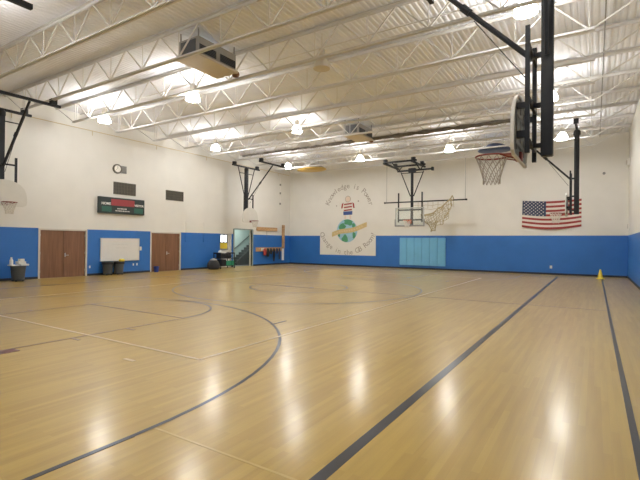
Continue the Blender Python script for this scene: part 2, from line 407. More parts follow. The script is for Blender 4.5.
# --------------------------------------------------------------- heaters
def make_heater():
    t = thing('ceiling_heater', '', 'heater')
    MB().box(-.45,.45,-.8,.8,0,.06).build('bottom_panel', M['beigeunit'], t, bevel=.008)
    MB().box(-.40,.40,-.74,.74,.06,.55).build('casing', M['casing'], t, bevel=.01)
    for y0 in (-.7, .08):
        g = MB().box(.40,.415,y0,y0+.62,.12,.34).build('air_vent', M['ventgrey'], t)
        s = MB()
        for k in range(5): s.box(.412,.43,y0+.02,y0+.60,.135+.042*k,.148+.042*k)
        s.build('louvre', M['dark'], g)
    MB().box(-.3,.3,-.76,-.735,.12,.48).build('end_grille', M['ventgrey'], t)
    for sx in (-1, 1):
        for sy in (-1, 1): MB().bar((sx*.36,sy*.7,.5),(sx*.36,sy*.7,.78),.03,.03).build('hanger_rod', M['grey'], t)
    MB().lathe([(0,-.1),(.09,-.07),(.12,.0),(.1,.07),(.04,.1),(0,.11)], (.28,.86,.02), 14).build('gas_fitting', M['rust'], t, True)
    return t
h = make_heater(); h.location = (-9.62, 8.93, 6.80); h['label'] = 'large cream-bottomed heater hung among the near joists'; h['group'] = 'ceiling heaters'
h2 = copy_tree(h); h2.location = (-9.8, 18.85, 6.80); h2['label'] = 'smaller looking heater hung far off, ahead of the glass backboard'

# domes hung at the far end
def dome(x, y, z, rx, m, m2, lb, hh=.5):
    t = thing('hanging_dome', lb, 'hanging dome', (x, y, z), 0, 'domes under the far ceiling')
    MB().lathe([(0,.0),(.55,-.02),(.93,.03),(1.0,.07)], n=32, sx=rx, sy=.75).lathe([(1.0,.07),(.99,.09),(.9,.16)], n=32, sx=rx, sy=.75).build('lower_shell', m, t, True)
    MB().lathe([(.9,.16),(.75,.26),(.5,hh*.8),(.25,hh*.95),(0,hh)], n=32, sx=rx, sy=.75).build('upper_shell', m2, t, True)
    for s in (-1, 1): MB().tube((s*rx*.5,0,hh*.7),(s*rx*.5,0,ZD-z), .008, 5).build('hanging_cord', M['grey'], t)
dome(-4.6, 24.75, 6.68, .86, M['bluedome'], M['bluedome'], 'dark blue shallow dome hanging above the basketball rim', .46)
dome(-16.45, 24.75, 6.60, 1.12, M['yeldome'], M['greydome'], 'yellow shallow dome with grey top hanging near far left corner', .5)

# rolled divider curtain under a far joist
b = MB(); pth = []; rr = []
for k in range(90):
    x = -18.1+15.2*k/89; n = noise.noise(Vector((x*2.3, 0, 0)))
    pth.append((x, 19.66+.02*n, 6.9+.03*noise.noise(Vector((x*3.1, 4, 0))))); rr.append((.055 if x < -12 else .085)*(1+.55*n))
b.sweep(pth, rr, 8)
tag(b.build('divider_curtain', M['curtain'], None, True), 'dark rolled divider curtain strung along a far ceiling joist', 'curtain')

# --------------------------------------------------------------- baskets
def net_mesh(cx, cy, zt, r0, r1, h, rad=.006, n=12, rows=5):
    b = MB()
    def P(k, j):
        a = 2*PI*k/n; t = j/rows; r = r0+(r1-r0)*min(1, t*1.25)**.8
        return Vector((cx+r*math.cos(a), cy+r*math.sin(a), zt-h*t))
    for k in range(n):
        for s in (-1, 1):
            b.sweep([P(k+s*.5*j, j) for j in range(rows+1)], rad, 4)
    return b
def fan_outline(hw, h):
    pts = [(-hw*.82, 0), (hw*.82, 0), (hw*.97, .06), (hw, .16)]
    for k in range(13):
        a = PI*k/12; pts.append((hw*math.cos(a)*(.995 if 0 < k < 12 else 1), .30+(h-.30)*math.sin(a)**.85))
    pts += [(-hw, .16), (-hw*.97, .06)]
    return pts
def side_basket(lb, x, y, rz, netm, bl=(-1.4, 1.4), mw=.08):
    Z0 = 6.5
    t = thing('side_basket', lb, 'basketball hoop', (x, y, Z0), rz, 'side court baskets')
    z = lambda v: v-Z0
    MB().box(-mw,mw,-mw,mw,z(2.98),z(6.42)).build('mast', M['dark'], t, bevel=.012)
    kn = MB().lathe([(.10,-.2),(.14,-.15),(.14,-.02),(.09,.05)], n=12).build('mast_knuckle', M['dark'], t, True)
    for dx in (0, 2.2):
        bm_ = MB().box(dx-.045,dx+.045,bl[0],bl[1],z(6.52),z(6.61)).build('mount_beam', M['dark'], t)
        for dy in (bl[0]+.18, bl[1]-.25): MB().box(dx-.09,dx+.09,dy-.1,dy+.1,z(6.58),z(6.78)).build('beam_clamp', M['dark'], bm_)
    for s in (-1, 1):
        MB().tube((0,s*.78,z(6.5)),(0,s*.10,z(4.45)),.03).build('v_brace', M['dark'], t)
    MB().tube((0,-.62,z(6.15)),(0,.62,z(6.15)),.022).build('cross_bar', M['dark'], t)
    br = MB().tube((.2,0,z(4.45)),(2.18,0,z(6.5)),.04).build('diagonal_brace', M['dark'], t)
    MB().tube((1.12,0,z(5.402)),(1.24,0,z(5.526)),.06).build('brace_collar', M['dark'], br)
    MB().tube((1.05,0.02,z(5.25)),(.3,0.02,z(4.2)),.008,5).build('stay_cable', M['dark'], t)
    for s in (-1, 1):
        MB().box(.185,.245,s*.42-.035,s*.42+.035,z(2.98),z(4.78)).build('adjuster_post', M['dark'], t)
    for zz in (4.5, 3.75, 3.15):
        lk = MB(); lk.box(.06,.24,-.04,.04,z(zz)-.03,z(zz)+.03); lk.box(.18,.22,-.42,.42,z(zz)-.03,z(zz)+.03)
        lk.build('link_arm', M['dark'], t)
    ol = fan_outline(.74, .98); zb = z(2.93)
    f = MB().prism([(.372, a, zb+c) for a, c in ol], (.018,0,0))
    ins = [(a*.93, .03+c*.93) for a, c in ol]
    # turned-in lip on the back
    A = [f.bm.verts.new((.372, a, zb+c)) for a, c in ol]; B = [f.bm.verts.new((.347, a, zb+c)) for a, c in ol]
    D = [f.bm.verts.new((.347, a, zb+c)) for a, c in ins]; E_ = [f.bm.verts.new((.371, a, zb+c)) for a, c in ins]
    f.bridge(A, B); f.bridge(B, D); f.bridge(D, E_)
    bb = f.build('backboard', M['fan'], t); MB().prism([(.366, a*.96, zb+.02+c*.955) for a, c in ol], (.0055,0,0)).build('board_back', M['boardback'], bb)
    rb = MB()
    for s in (-.38, 0, .38): rb.box(.349,.366,s-.02,s+.02,zb+.12,zb+.8)
    rb.box(.347,.366,-.5,.5,zb+.2,zb+.26).box(.347,.366,-.45,.45,zb+.62,zb+.68); rb.build('back_rib', M['grey'], bb)
    for s in (-1, 1): MB().box(.24,.35,s*.42-.03,s*.42+.03,z(3.2),z(3.3)).box(.24,.35,s*.42-.03,s*.42+.03,z(3.62),z(3.7)).build('board_bracket', M['dark'], t)
    rm = MB(); R_ = .235
    rm.sweep([(.77+R_*math.cos(2*PI*k/36), R_*math.sin(2*PI*k/36), z(3.05)) for k in range(36)], .013, 8, closed=True)
    rm.prism([(.39,-.09,z(3.06)),(.39,.09,z(3.06)),(.56,.15,z(3.055)),(.56,-.15,z(3.055))], (0,0,-.02))
    rm.tube((.40,-.09,z(2.97)),(.62,-.2,z(3.04)),.01,6).tube((.40,.09,z(2.97)),(.62,.2,z(3.04)),.01,6)
    r = rm.build('rim', M['orange'], t, True)
    MB().box(.33,.43,-.08,.08,z(2.95),z(3.07)).build('rim_mount', M['orange'], r)
    net_mesh(.77, 0, z(3.04), R_, .125, .42, .0065 if netm is M['net'] else .009).build('net', netm, t)
    return t
side_basket('dark mast basket nearest the camera, board seen edge-on, at upper right', -.60, 7.15, PI, M['net'])
side_basket('far right dark mast basket in front of the flag', -.66, 21.25, PI, M['netw'], (-1.3, 1.3), .095)
side_basket('fan backboard basket cut off by the left edge', -18.8, 7.25, 0, M['netw'], (-1.4, 1.02), .095)
side_basket('far left fan backboard basket hanging above the stair doorway', -19.32, 21.35, 0, M['netw'], (-1.3, 1.3), .10)

def main_basket(lb, y, rz, frame_ys):
    Z0 = 6.5
    t = thing('main_basket', lb, 'basketball hoop', (XM, y, Z0), rz, 'main court baskets')
    z = lambda v: v-Z0
    MB().tube((0,0,z(2.75)),(0,0,z(6.15)),.085,14).build('mast', M['dark'], t, True)
    MB().box(-.22,.22,-.1,.1,z(6.0),z(6.26)).build('mast_head', M['dark'], t, bevel=.015)
    MB().box(-.95,1.25,-.05,.05,z(6.08),z(6.18)).box(1.2,1.32,-.1,.1,z(6.03),z(6.23)).build('lower_beam', M['dark'], t)
    y0, y1 = frame_ys
    for yy in (y0, y1): MB().box(-1.4,.62,yy-.05,yy+.05,z(6.5),z(6.6)).build('mount_beam', M['dark'], t)
    for xx in (-1.34, .42):
        sb = MB().box(xx-.05,xx+.05,y0-.3,y1+.5,z(6.42),z(6.52)).build('mount_beam', M['dark'], t)
        for yy in (y0, y1): MB().box(xx-.1,xx+.1,yy-.1,yy+.1,z(6.52),z(6.74)).build('beam_clamp', M['dark'], sb)
    for xx in (-.9, .5): MB().tube((xx,0,z(6.12)),(xx,y1,z(6.5)),.035).tube((xx,0,z(6.12)),(xx,y0,z(6.5)),.035).build('drop_strut', M['dark'], t)
    for s in (-1, 1): MB().tube((s*.72,0,z(6.05)),(s*.1,0,z(4.55)),.032).build('v_brace', M['dark'], t)
    MB().tube((-.7,0,z(5.98)),(.7,0,z(5.98)),.025).build('cross_bar', M['dark'], t)
    for s in (-1, 1): MB().box(s*.74-.035,s*.74+.035,-.34,-.27,z(2.95),z(4.75)).build('adjuster_post', M['dark'], t)
    for zz in (3.7, 3.1):
        lk = MB(); lk.box(-.76,.76,-.30,-.24,z(zz)-.045,z(zz)+.045); lk.box(-.06,.06,-.28,0,z(zz)-.04,z(zz)+.04)
        lk.build('link_arm', M['dark'], t)
    yb = -.40; X, z0, z1 = .9, z(2.74), z(3.84)
    bf = MB().box(-X,X,yb-.025,yb+.025,z0,z0+.06).box(-X,X,yb-.025,yb+.025,z1-.06,z1).box(-X,-X+.06,yb-.025,yb+.025,z0+.06,z1-.06).box(X-.06,X,yb-.025,yb+.025,z0+.06,z1-.06).build('backboard_frame', M['boardframe'], t)
    MB().box(-X+.06,X-.06,yb-.006,yb+.006,z0+.06,z1-.06).build('glass_pane', M['glass'], bf)
    pd = MB()
    pd.box(-X-.02,X+.02,yb-.04,yb+.04,z0-.04,z0+.02).box(-X-.03,-X+.02,yb-.04,yb+.04,z0+.02,z0+.4).box(X-.02,X+.03,yb-.04,yb+.04,z0+.02,z0+.4)
    pd.build('edge_padding', M['grey'], t)
    R_ = .23; rm = MB()
    rm.sweep([(R_*math.cos(2*PI*k/36), yb-.39+R_*math.sin(2*PI*k/36), z(3.05)) for k in range(36)], .016, 8, closed=True)
    rm.box(-.1,.1,yb-.19,yb-.02,z(2.98),z(3.06)); rm.box(-.12,.12,yb-.03,yb-.006,z(2.88),z(3.1))
    rm.build('rim', M['rimorange'], t, True)
    net_mesh(0, yb-.39, z(3.04), R_, .125, .42, .008).build('net', M['netw'], t)
    return t
main_basket('glass backboard basket on the far wall above the light blue pads', 25.2, 0, (-.95, .6))
main_basket('ceiling-hung main basket at the near end, behind the camera', 1.5, PI, (-2.5, -.52))

# --------------------------------------------------------------- left wall things
def double_door(n, y0, y1, h, lb):
    d = bpy.data.objects.new('door_%d' % n, None); C.objects.link(d); d.location = (XL, y0, 0); struct(d, lb, 'door'); w = y1-y0
    MB().box(-.2,.03,-.08,0,0,h+.06).box(-.2,.03,w,w+.08,0,h+.06).box(-.2,.03,0,w,h,h+.06).build('door_frame', M['frame'], d)
    for k in (0, 1):
        a = .005+k*(w/2); l = MB().box(-.06,-.015,a,a+w/2-.012,.01,h-.005).build('door_leaf', M['door'], d)
        if k == 1:
            hd = MB().box(-.015,-.004,a+.05,a+.10,.92,1.1).tube((-.015,a+.075,1.0),(.05,a+.075,1.0),.011,8).tube((.045,a+.07,1.0),(.045,a+.2,1.0),.012,8).build('door_handle', M['chrome'], l)
        hg = MB(); ye = .01 if k == 0 else w-.01
        for zz in (.25, 1.05, 1.85): hg.box(-.02,-.004,ye-.012,ye+.012,zz,zz+.1)
        hg.build('hinge', M['chrome'], l)
double_door(1, 9.36, 11.34, 2.12, 'brown wooden double door left of the whiteboard')
double_door(2, 14.95, 16.84, 2.12, 'brown wooden double door right of the whiteboard')

wb = thing('whiteboard', 'wide framed whiteboard on the blue wall between the brown doors', 'whiteboard', (XL+PT, 12.05, .66))
MB().box(0,.02,.02,2.12,.02,1.13).build('writing_surface', M['board'], wb)
MB().box(0,.035,0,2.14,0,.025).box(0,.035,0,2.14,1.125,1.15).box(0,.035,0,.025,.025,1.125).box(0,.035,2.115,2.14,.025,1.125).build('frame', M['chrome'], wb)
MB().box(0.035,.09,.1,2.0,0,.02).build('marker_tray', M['chrome'], wb)
s = MB()
for zz, a0, a1 in ((.83,.62,1.5),(.66,.8,1.45)):
    n = int((a1-a0)/.02)
    s.sweep([(.0215, a0+.02*k, zz+.02*math.sin(k*1.7)+.012*math.sin(k*.9)) for k in range(n)], .004, 4)
s.build('faint_marker_scribble', M['faint'], wb)

sb = thing('scoreboard', 'dark green scoreboard with red clock panel high on the left wall', 'scoreboard', (XL, 11.9, 3.03))
MB().box(0,.15,0,2.5,0,.80).build('cabinet', M['scoreb'], sb, bevel=.01)
MB().box(.15,.158,.62,1.9,.40,.72).build('clock_panel', M['scorer'], sb)
MB().box(.15,.157,.14,.64,.08,.34).build('home_score_panel', M['scoreg'], sb)
MB().box(.15,.157,1.88,2.4,.08,.34).build('visitor_score_panel', M['scoreg'], sb)
RL = Matrix(((0,0,1,0),(1,0,0,0),(0,1,0,0),(0,0,0,1)))    # text reading along +y on a wall facing +x
text_mesh('home_lettering', 'HOME', .17, M['foam'], sb, Matrix.Translation((.159,.36,.47)) @ RL, bold=.004)
text_mesh('visitor_lettering', 'VISITOR', .15, M['foam'], sb, Matrix.Translation((.159,2.17,.47)) @ RL, bold=.004)
s = MB()
for zz, a0, a1 in ((.23,.95,1.45),(.12,.85,1.6)):
    y = a0
    while y < a1:
        w = random.uniform(.05,.13); s.box(.15,.157,y,y+w,zz,zz+.055); y += w+.03
s.build('sponsor_strip', M['faint'], sb)

def grille(y, z, w, hgt, lb):
    t = thing('wall_grille', lb, 'vent', (XL, y, z), 0, 'wall grilles')
    MB().box(0,.03,0,w,0,.035).box(0,.03,0,w,hgt-.035,hgt).box(0,.03,0,.035,.035,hgt-.035).box(0,.03,w-.035,w,.035,hgt-.035).build('frame', M['vent'], t)
    MB().box(0,.006,.03,w-.03,.03,hgt-.03).build('backing', M['black'], t)
    s = MB(); k = .06
    while k < w-.06: s.box(.006,.024,k,k+.05,.035,hgt-.035); k += .085
    for k in (1,2,3): s.box(.008,.027,.035,w-.035,hgt*k/4-.008,hgt*k/4+.008)
    s.build('slats', M['vent'], t)
grille(12.72, 4.02, 1.24, .62, 'square-slatted dark grille above the scoreboard')
grille(15.85, 4.0, 1.22, .56, 'dark grille on bare wall right of the scoreboard')
ck = thing('wall_clock', 'round wall clock with grey speaker panel beside it', 'clock', (XL, 12.9, 5.3))
MB().box(0,.03,-.05,.52,-.19,.19).build('speaker_panel', M['grey'], ck, bevel=.005)
sl = MB()
for k in range(8): sl.box(.03,.036,.24,.5,-.16+.042*k,-.14+.042*k)
sl.build('speaker_slots', M['vent'], ck)
def disc_x(b, x0, x1, cy, cz, r, n=28): return b.prism([(x0, cy+r*math.cos(2*PI*k/n), cz+r*math.sin(2*PI*k/n)) for k in range(n)], (x1-x0,0,0))
disc_x(MB(), 0, .06, 0, 0, .24).build('case', M['vent'], ck)
disc_x(MB(), .06, .064, 0, 0, .17).build('face', M['white'], ck)
MB().box(.064,.067,-.008,.008,0,.13).build('minute_hand', M['black'], ck); MB().prism([(.064,0,-.01),(.064,-.09,-.05),(.064,-.085,-.065),(.064,.01,.0)], (.003,0,0)).build('hour_hand', M['black'], ck)

def plate(y, z, lb, wall='L', w=.07, hh=.115):
    t = MB()
    t.box(XL+PT, XL+PT+.012, y-w/2, y+w/2, z-hh/2, z+hh/2) if wall == 'L' else t.box(y-w/2, y+w/2, YF-PT-.012, YF-PT, z-hh/2, z+hh/2)
    tag(t.build('wall_outlet', M['white'], bevel=.003), lb, 'outlet', 'wall plates')
plate(11.55, .42, 'white outlet plate low between left door and whiteboard')
plate(13.86, .45, 'left white outlet plate of the pair under the whiteboard'); plate(14.07, .45, 'right white outlet plate of the pair under the whiteboard')
plate(14.28, 1.28, 'pale switch plate beside the whiteboard edge', hh=.2, w=.12)
plate(-2.08, .43, 'white outlet plate low on the far blue wall', 'F', .12, .16)
for y, lb in ((17.27, 'painted conduit drop right of the brown double door'), (18.66, 'painted conduit drop closer to the ball bag')):
    t = thing('wall_conduit', lb, 'conduit', (XL, y, 1.65), 0, 'conduit drops on the left wall')
    MB().box(0,.03,-.05,.05,PH-1.65,1.2).build('upper_pipe', M['wall'], t)
    MB().box(PT,.055,-.06,.06,.05,PH-1.65).build('lower_pipe', M['blue'], t); MB().box(PT,.075,-.06,.34,0,.1).build('outlet_box', M['blue'], t)

# stairwell behind the tall doorway
d4 = bpy.data.objects.new('door_3', None); C.objects.link(d4); d4.location = (XL, 21.34, 0); struct(d4, 'tall open doorway onto a grey green stairwell', 'door')
MB().box(-.10,.05,-.1,0,0,2.56).box(-.10,.05,1.78,1.88,0,2.56).box(-.10,.05,0,1.78,2.5,2.58).build('door_frame', M['doorframe'], d4)
XB = -22.85
struct(MB().box(XB-.2,XB,20.9,27.2,0,3.6).box(XB,XL-.22,27.0,27.2,0,3.6).box(XB,XL-.22,21.15,21.3,0,3.6).box(XB,XL-.22,21.3,27,3.6,3.75).build('wall_stairwell', M['teal']), 'grey green stairwell walls behind the doorway', 'wall')
struct(MB().box(XB-.2,XL-.3,20.9,27.2,-.2,-.002).build('floor_stairwell', M['stair']), 'dark stairwell floor', 'floor')
st = thing('staircase', 'dark grey steel stair rising behind the open doorway', 'stairs', (XB, 23.2, 0))
sp = MB()
for k in range(9): sp.box(.12,1.0,.35*k*.82+.0,.35*(k+1)*.82,0 if k == 0 else .18*k-.02,.18*(k+1))
sp.build('treads', M['stair'], st)
MB().prism([(1.0,.0,0),(1.0,2.7,0),(1.0,2.7,2.02),(1.0,-.05,.26)], (.05,0,0)).build('stringer', M['stair'], st)
hr = MB().sweep([(.08,.3,1.0),(.08,.55,1.05),(.08,2.55,2.28),(.08,3.2,2.7)], .028, 8).build('handrail', M['stair'], st, True)
mm = MB()
for y, zz in ((.55,1.05),(1.7,1.75),(2.9,2.5)): mm.tube((0,y,zz-.05),(.08,y,zz),.012,6)
mm.build('rail_bracket', M['stair'], hr)
d = bpy.data.lights.new('stair_fill_light', 'AREA'); d.shape = 'DISK'; d.size = .5; d.energy = 75; d.color = (.95,1,.97)  # unseen light added to brighten the stairwell, no fixture behind it
o = bpy.data.objects.new('stair_fill_light', d); C.objects.link(o); o.location = (-21.6, 23.5, 3.5)

# window alcove left of the doorway
al = MB().box(-21.5,XL-.22,19.9,20.02,0,2.5).box(-21.5,XL-.22,21.12,21.24,0,2.5).box(-21.5,XL-.22,20.02,21.12,2.3,2.5)
al.box(-21.62,-21.5,19.9,22.6,0,1.0).box(-21.62,-21.5,19.9,22.6,2.18,2.6).box(-21.62,-21.5,19.9,20.3,1.0,2.18).box(-21.62,-21.5,21.1,22.6,1.0,2.18)
struct(al.build('wall_alcove', M['white']), 'white alcove walls around the small window', 'wall')
struct(MB().box(-21.62,XL-.3,19.9,21.24,-.2,-.002).build('floor_alcove', M['stair']), 'alcove floor', 'floor')
w1 = bpy.data.objects.new('window_1', None); C.objects.link(w1); w1.location = (XL-.16, 20.06, 1.1); struct(w1, 'small bright window with dark frame left of the stair doorway', 'window')
MB().box(-.03,.03,.02,.12,0,1.08).box(-.03,.03,.90,1.0,0,1.08).build('side_panel', M['white'], w1)
fr = MB().box(-.03,.03,.14,.18,.5,1.05).box(-.03,.03,.46,.51,.5,1.05).box(-.03,.03,.75,.79,.5,1.05).box(-.03,.03,.12,.80,.5,.55).box(-.03,.03,.12,.80,1.02,1.08).build('window_frame', M['vent'], w1)
MB().box(-.012,-.006,.18,.75,.55,1.02).build('pane', M['sky'], fr)
MB().box(-.03,.02,.12,.80,.12,.5).build('lower_panel', M['yellow'], w1)
MB().box(-.05,.03,0,1.0,-1.08,.0).build('apron', M['white'], w1)

# climbing peg boards and coat rail in the far left corner
def pegboard(lb, y0, y1, z0, z1, vertical=False):
    t = thing('peg_board', lb, 'peg board', (XL+PT+(.022 if vertical else 0), y0, z0), 0, 'climbing peg boards'); w, hh = y1-y0, z1-z0
    MB().box(0,.06,0,w,0,hh).build('plank', M['ply'], t, bevel=.006)
    hs = MB(); n = 14
    for k in range(n):
        u = (k+.5)/n; a, c = ((w*(.3+.4*(k%2)), hh*u) if vertical else (w*u, hh*(.3+.4*(k%2))))
        disc_x(hs, .0601, .062, a, c, .022, 10)
    hs.build('peg_holes', M['black'], t)
    return t
pg0 = pegboard('level wooden climbing peg board above the coat rail', 23.55, 25.9, 2.5, 2.76)
MB().tube((.02,1.15,-.5),(.02,1.15,0),.01,6).build('pull_cord', M['grey'], pg0)
pegboard('upright wooden climbing peg board in the far left corner', 26.5, 26.8, 1.22, 3.0, True)
tag(MB().box(XL+PT, XL+.07, 26.52, 26.78, .3, 1.2).build('wall_strip', M['white'], bevel=.01), 'white strip below the upright peg board', 'panel')
cr = thing('coat_rail', 'wooden coat rail with hooks low on the blue wall', 'coat rack', (XL+PT, 23.5, 1.0))
MB().box(0,.04,0,3.0,0,.3).build('rail_plank', M['ply'], cr, bevel=.005)
for k in range(8):
    y = .3+k*.33; MB().tube((.04,y,.2),(.12,y,.17),.012,6).tube((.12,y,.17),(.13,y,.23),.012,6).build('hook', M['chrome'], cr)
tag(MB().box(XL+PT+.041, XL+PT+.05, 24.05, 24.45, 1.06, 1.24).build('paper_note', M['foam']), 'small white paper on the coat rail', 'paper')
def vest(y, L, w, m, lb):
    b = MB(); prof = []
    for j in range(9):
        t = j/8; r = w*(.35+.65*math.sin(PI*min(1, .15+t*.7)))
        prof.append((r*(1+.15*noise.noise(Vector((y, t*4, 0)))), -L*t))
    rings = []
    for r, zz in prof:
        rings.append([b.bm.verts.new((.11+max(.02, r*.45)*math.cos(2*PI*k/14)*(1+.2*math.sin(k*2.1+zz*9)), r*math.sin(2*PI*k/14)*(1+.12*math.sin(3*k+zz*7)), zz)) for k in range(14)])
    for i in range(8): b.bridge(rings[i], rings[i+1])
    b.cap(rings[0]); b.cap(rings[-1], True)
    o = b.build('hanging_garment', m, None, True); o.location = (XL+PT+.04, 23.5+y, 1.22)
    tag(o, lb, 'garment', 'clothing on the coat rail')
vest(.85, .5, .15, M['red'], 'reddish garment hanging at the left of the coat rail'); vest(1.2, .6, .155, M['bag'], 'dark garment just right of the reddish one')
vest(1.55, .42, .13, M['bag'], 'short dark garment at mid rail'); vest(1.9, .95, .11, M['black'], 'long dark strap bundle hanging lowest from the rail')
vest(2.24, .4, .12, M['navy'], 'small navy garment right of the long dark straps'); vest(2.58, .82, .11, M['navy'], 'long navy garment nearest the white strip')

# bins, bags and equipment
def bin_(x, y, r, hh, lb, lx):
    t = thing('trash_can', lb, 'trash can', (x, y, 0), 0, 'trash cans along the left wall')
    MB().lathe([(r*.80,.06),(r*.98,hh),(r*1.05,hh),(r*1.05,hh+.03),(r*.93,hh+.03),(r*.76,.1),(0,.1)], n=24).build('body', M['bin'], t, True)
    MB().lathe([(r*.6,.03),(r*.85,.04),(r*.85,.075),(0,.075)], n=18).build('dolly', M['black'], t)
    for k in range(4):
        a = PI/4+k*PI/2; MB().tube((r*.65*math.cos(a)-.015,r*.65*math.sin(a),.03),(r*.65*math.cos(a)+.015,r*.65*math.sin(a),.03),.03,10).build('caster', M['black'], t)
    if lx: MB().lathe([(r*1.07,hh-.07),(r*1.08,hh+.035),(r*.9,hh+.05),(r*.5,hh-.02),(0,hh-.03)], n=20).build('bin_liner', M['black'], t, True)
    return t
bin_(-19.66, 8.24, .27, .60, 'grey trash can heaped with white foam, left of the brown doors', False)
fp = [(0,-.17,.0,.40,.28,.04,0),(0,.17,.0,.40,.30,.07,0),(0,.09,.072,.28,.28,.10,0.06),(.02,.10,.174,.16,.18,.10,.3)]
for k, (dx,dy,dz,a,c,hh,rz) in enumerate(fp):
    o = MB().box(-a/2,a/2,-c/2,c/2,0,hh).build('foam_tray', M['foam'], bevel=.012); o.location = (-19.66+dx, 8.24+dy, .635+dz); o.rotation_euler = (0,0,rz)
    tag(o, ['lowest left white foam tray on the left trash can', 'lowest right white foam tray on the left trash can', 'white foam box midway up the trash can heap', 'small tilted white foam box atop the heap'][k], 'foam tray', 'foam on the trash can')
o = MB().lathe([(.06,0),(.065,.02),(.065,.18),(.035,.24),(.035,.30),(.0,.30)], n=12).build('white_bottle', M['foam'], smooth=True); o.location = (-19.68, 8.0, .677)
tag(o, 'white bottle standing on the left trash can heap', 'bottle')
bin_(-20.02, 12.27, .255, .60, 'left grey trash can of the two under the whiteboard', True)
bin_(-20.0, 12.83, .255, .60, 'right grey trash can with yellow item, under the whiteboard', True)
o = MB().lathe([(0,0),(.12,.01),(.15,.06),(.1,.13),(0,.15)], n=14).build('yellow_wrapper', M['yellow'], smooth=True); o.location = (-19.93, 12.95, .645)
tag(o, 'yellow crumpled wrapper in the right trash can', 'wrapper')
o = MB().lathe([(.11,0),(.14,.28),(.15,.28),(.15,.31),(.12,.31),(.1,.03),(0,.03)], n=18).build('blue_bucket', mat('royal blue plastic', (.02,.05,.28), .4, var=.05), smooth=True); o.location = (-20.12, 15.12, 0)
tag(o, 'small blue bucket by the right brown double door', 'bucket')
bb = thing('ball_bag', 'round dark equipment bag with grey top by the cart', 'bag', (-19.55, 18.75, 0))
MB().lathe([(.26,0),(.35,.06),(.38,.22),(.33,.42),(.22,.55)], n=22).build('bag_body', M['bag'], bb, True); MB().lathe([(.22,.55),(.18,.61),(.08,.66),(0,.67)], n=22).build('bag_top', M['grey'], bb, True)
ec = thing('equipment_cart', 'black wheeled equipment cart below the small window', 'cart', (-19.75, 19.85, 0))
for z0 in (.16, .62): MB().box(-.32,.32,-.62,.62,z0,z0+.04).build('shelf', M['black'], ec)
for sx in (-1, 1):
    for sy in (-1, 1):
        MB().bar((sx*.3,sy*.6,.08),(sx*.3,sy*.6,1.0),.035,.035).build('post', M['black'], ec); MB().tube((sx*.3-.015,sy*.6,.045),(sx*.3+.015,sy*.6,.045),.045,12).build('wheel', M['black'], ec)
MB().box(-.32,.32,-.62,-.58,.92,1.0).box(-.32,.32,.58,.62,.92,1.0).box(.28,.32,-.58,.58,.94,.98).build('top_rail', M['black'], ec)
def crate(x, y, z, m, lb, w=.34, l=.5, hh=.28):
    t = thing('storage_crate', lb, 'crate', (x, y, z), 0, 'crates on the cart')
    MB().box(-w/2,w/2,-l/2,l/2,0,.02).box(-w/2,-w/2+.02,-l/2,l/2,.02,hh).box(w/2-.02,w/2,-l/2,l/2,.02,hh).box(-w/2+.02,w/2-.02,-l/2,-l/2+.02,.02,hh).box(-w/2+.02,w/2-.02,l/2-.02,l/2,.02,hh).build('walls', m, t)
    r = MB()
    for k in range(4): r.box(w/2,w/2+.008,-l/2+.05+k*(l-.1)/3-.01,-l/2+.05+k*(l-.1)/3+.01,.02,hh)
    r.box(-w/2-.012,w/2+.012,-l/2-.012,-l/2,hh-.03,hh).box(-w/2-.012,w/2+.012,l/2,l/2+.012,hh-.03,hh).box(w/2,w/2+.012,-l/2,l/2,hh-.03,hh).build('rim', m, t)
crate(-19.6, 19.93, .20, M['green'], 'green crate on the cart, left of its twin', .34, .42); crate(-19.6, 20.29, .20, M['green'], 'green crate at the right end of the cart', .34, .2)
crate(-19.6, 19.48, .20, M['black'], 'black crate on the cart lower shelf beside the green ones', .4, .38, .38)
crate(-19.72, 19.56, .66, M['black'], 'black crate on the cart upper shelf', .36, .5, .26)
o = MB().lathe([(0,-.13),(.07,-.11),(.12,-.05),(.13,0),(.12,.05),(.07,.11),(0,.13)], n=18).build('white_ball', M['foam'], smooth=True); o.location = (-19.68, 19.42, 1.02)
tag(o, 'white ball resting on top of the equipment cart', 'ball')
o = MB().lathe([(.16,0),(.2,.1),(.16,.26),(.08,.34),(0,.36)], n=16, sy=1.2).build('black_bag', M['bag'], smooth=True); o.location = (-19.72, 20.16, .66)
tag(o, 'black bag slumped on the cart by the window', 'bag')

# --------------------------------------------------------------- far wall things
# mural painted on the wall
mu = bpy.data.objects.new('mural', None); C.objects.link(mu); mu.parent = wf; mu['label'] = 'painted globe mural with child figure and curved lettering'
YW = YF-.003
MB().box(PX0,PX1,YF-PT,YF,PZ0,PH).build('mural_ground', M['wall'], mu)
y1_ = YF-PT-.001
gx, gz, gr = -15.2, 2.56, .84
def ydisc(b, cx, cz, r, y0, y1, n=36, sx=1): return b.prism([(cx+sx*r*math.cos(2*PI*k/n), y0, cz+r*math.sin(2*PI*k/n)) for k in range(n)], (0,y1-y0,0))
ydisc(MB(), gx, gz, gr, YF-PT-.004, YF-.001).build('globe', M['earthsea'], mu)
ld = MB()
def blob(b, cx, cz, r, seed, y0, y1, sx=1):
    pts = []
    for k in range(22):
        a = 2*PI*k/22; rr = r*(1+.45*noise.noise(Vector((math.cos(a)*1.3+seed, math.sin(a)*1.3, seed))))
        x, zz = cx+sx*rr*math.cos(a), cz+rr*math.sin(a); dx, dz = x-gx, zz-gz; q = math.hypot(dx, dz)
        if q > gr*.98: x, zz = gx+dx/q*gr*.98, gz+dz/q*gr*.98
        pts.append((x, y0, zz))
    b.prism(pts, (0, y1-y0, 0))
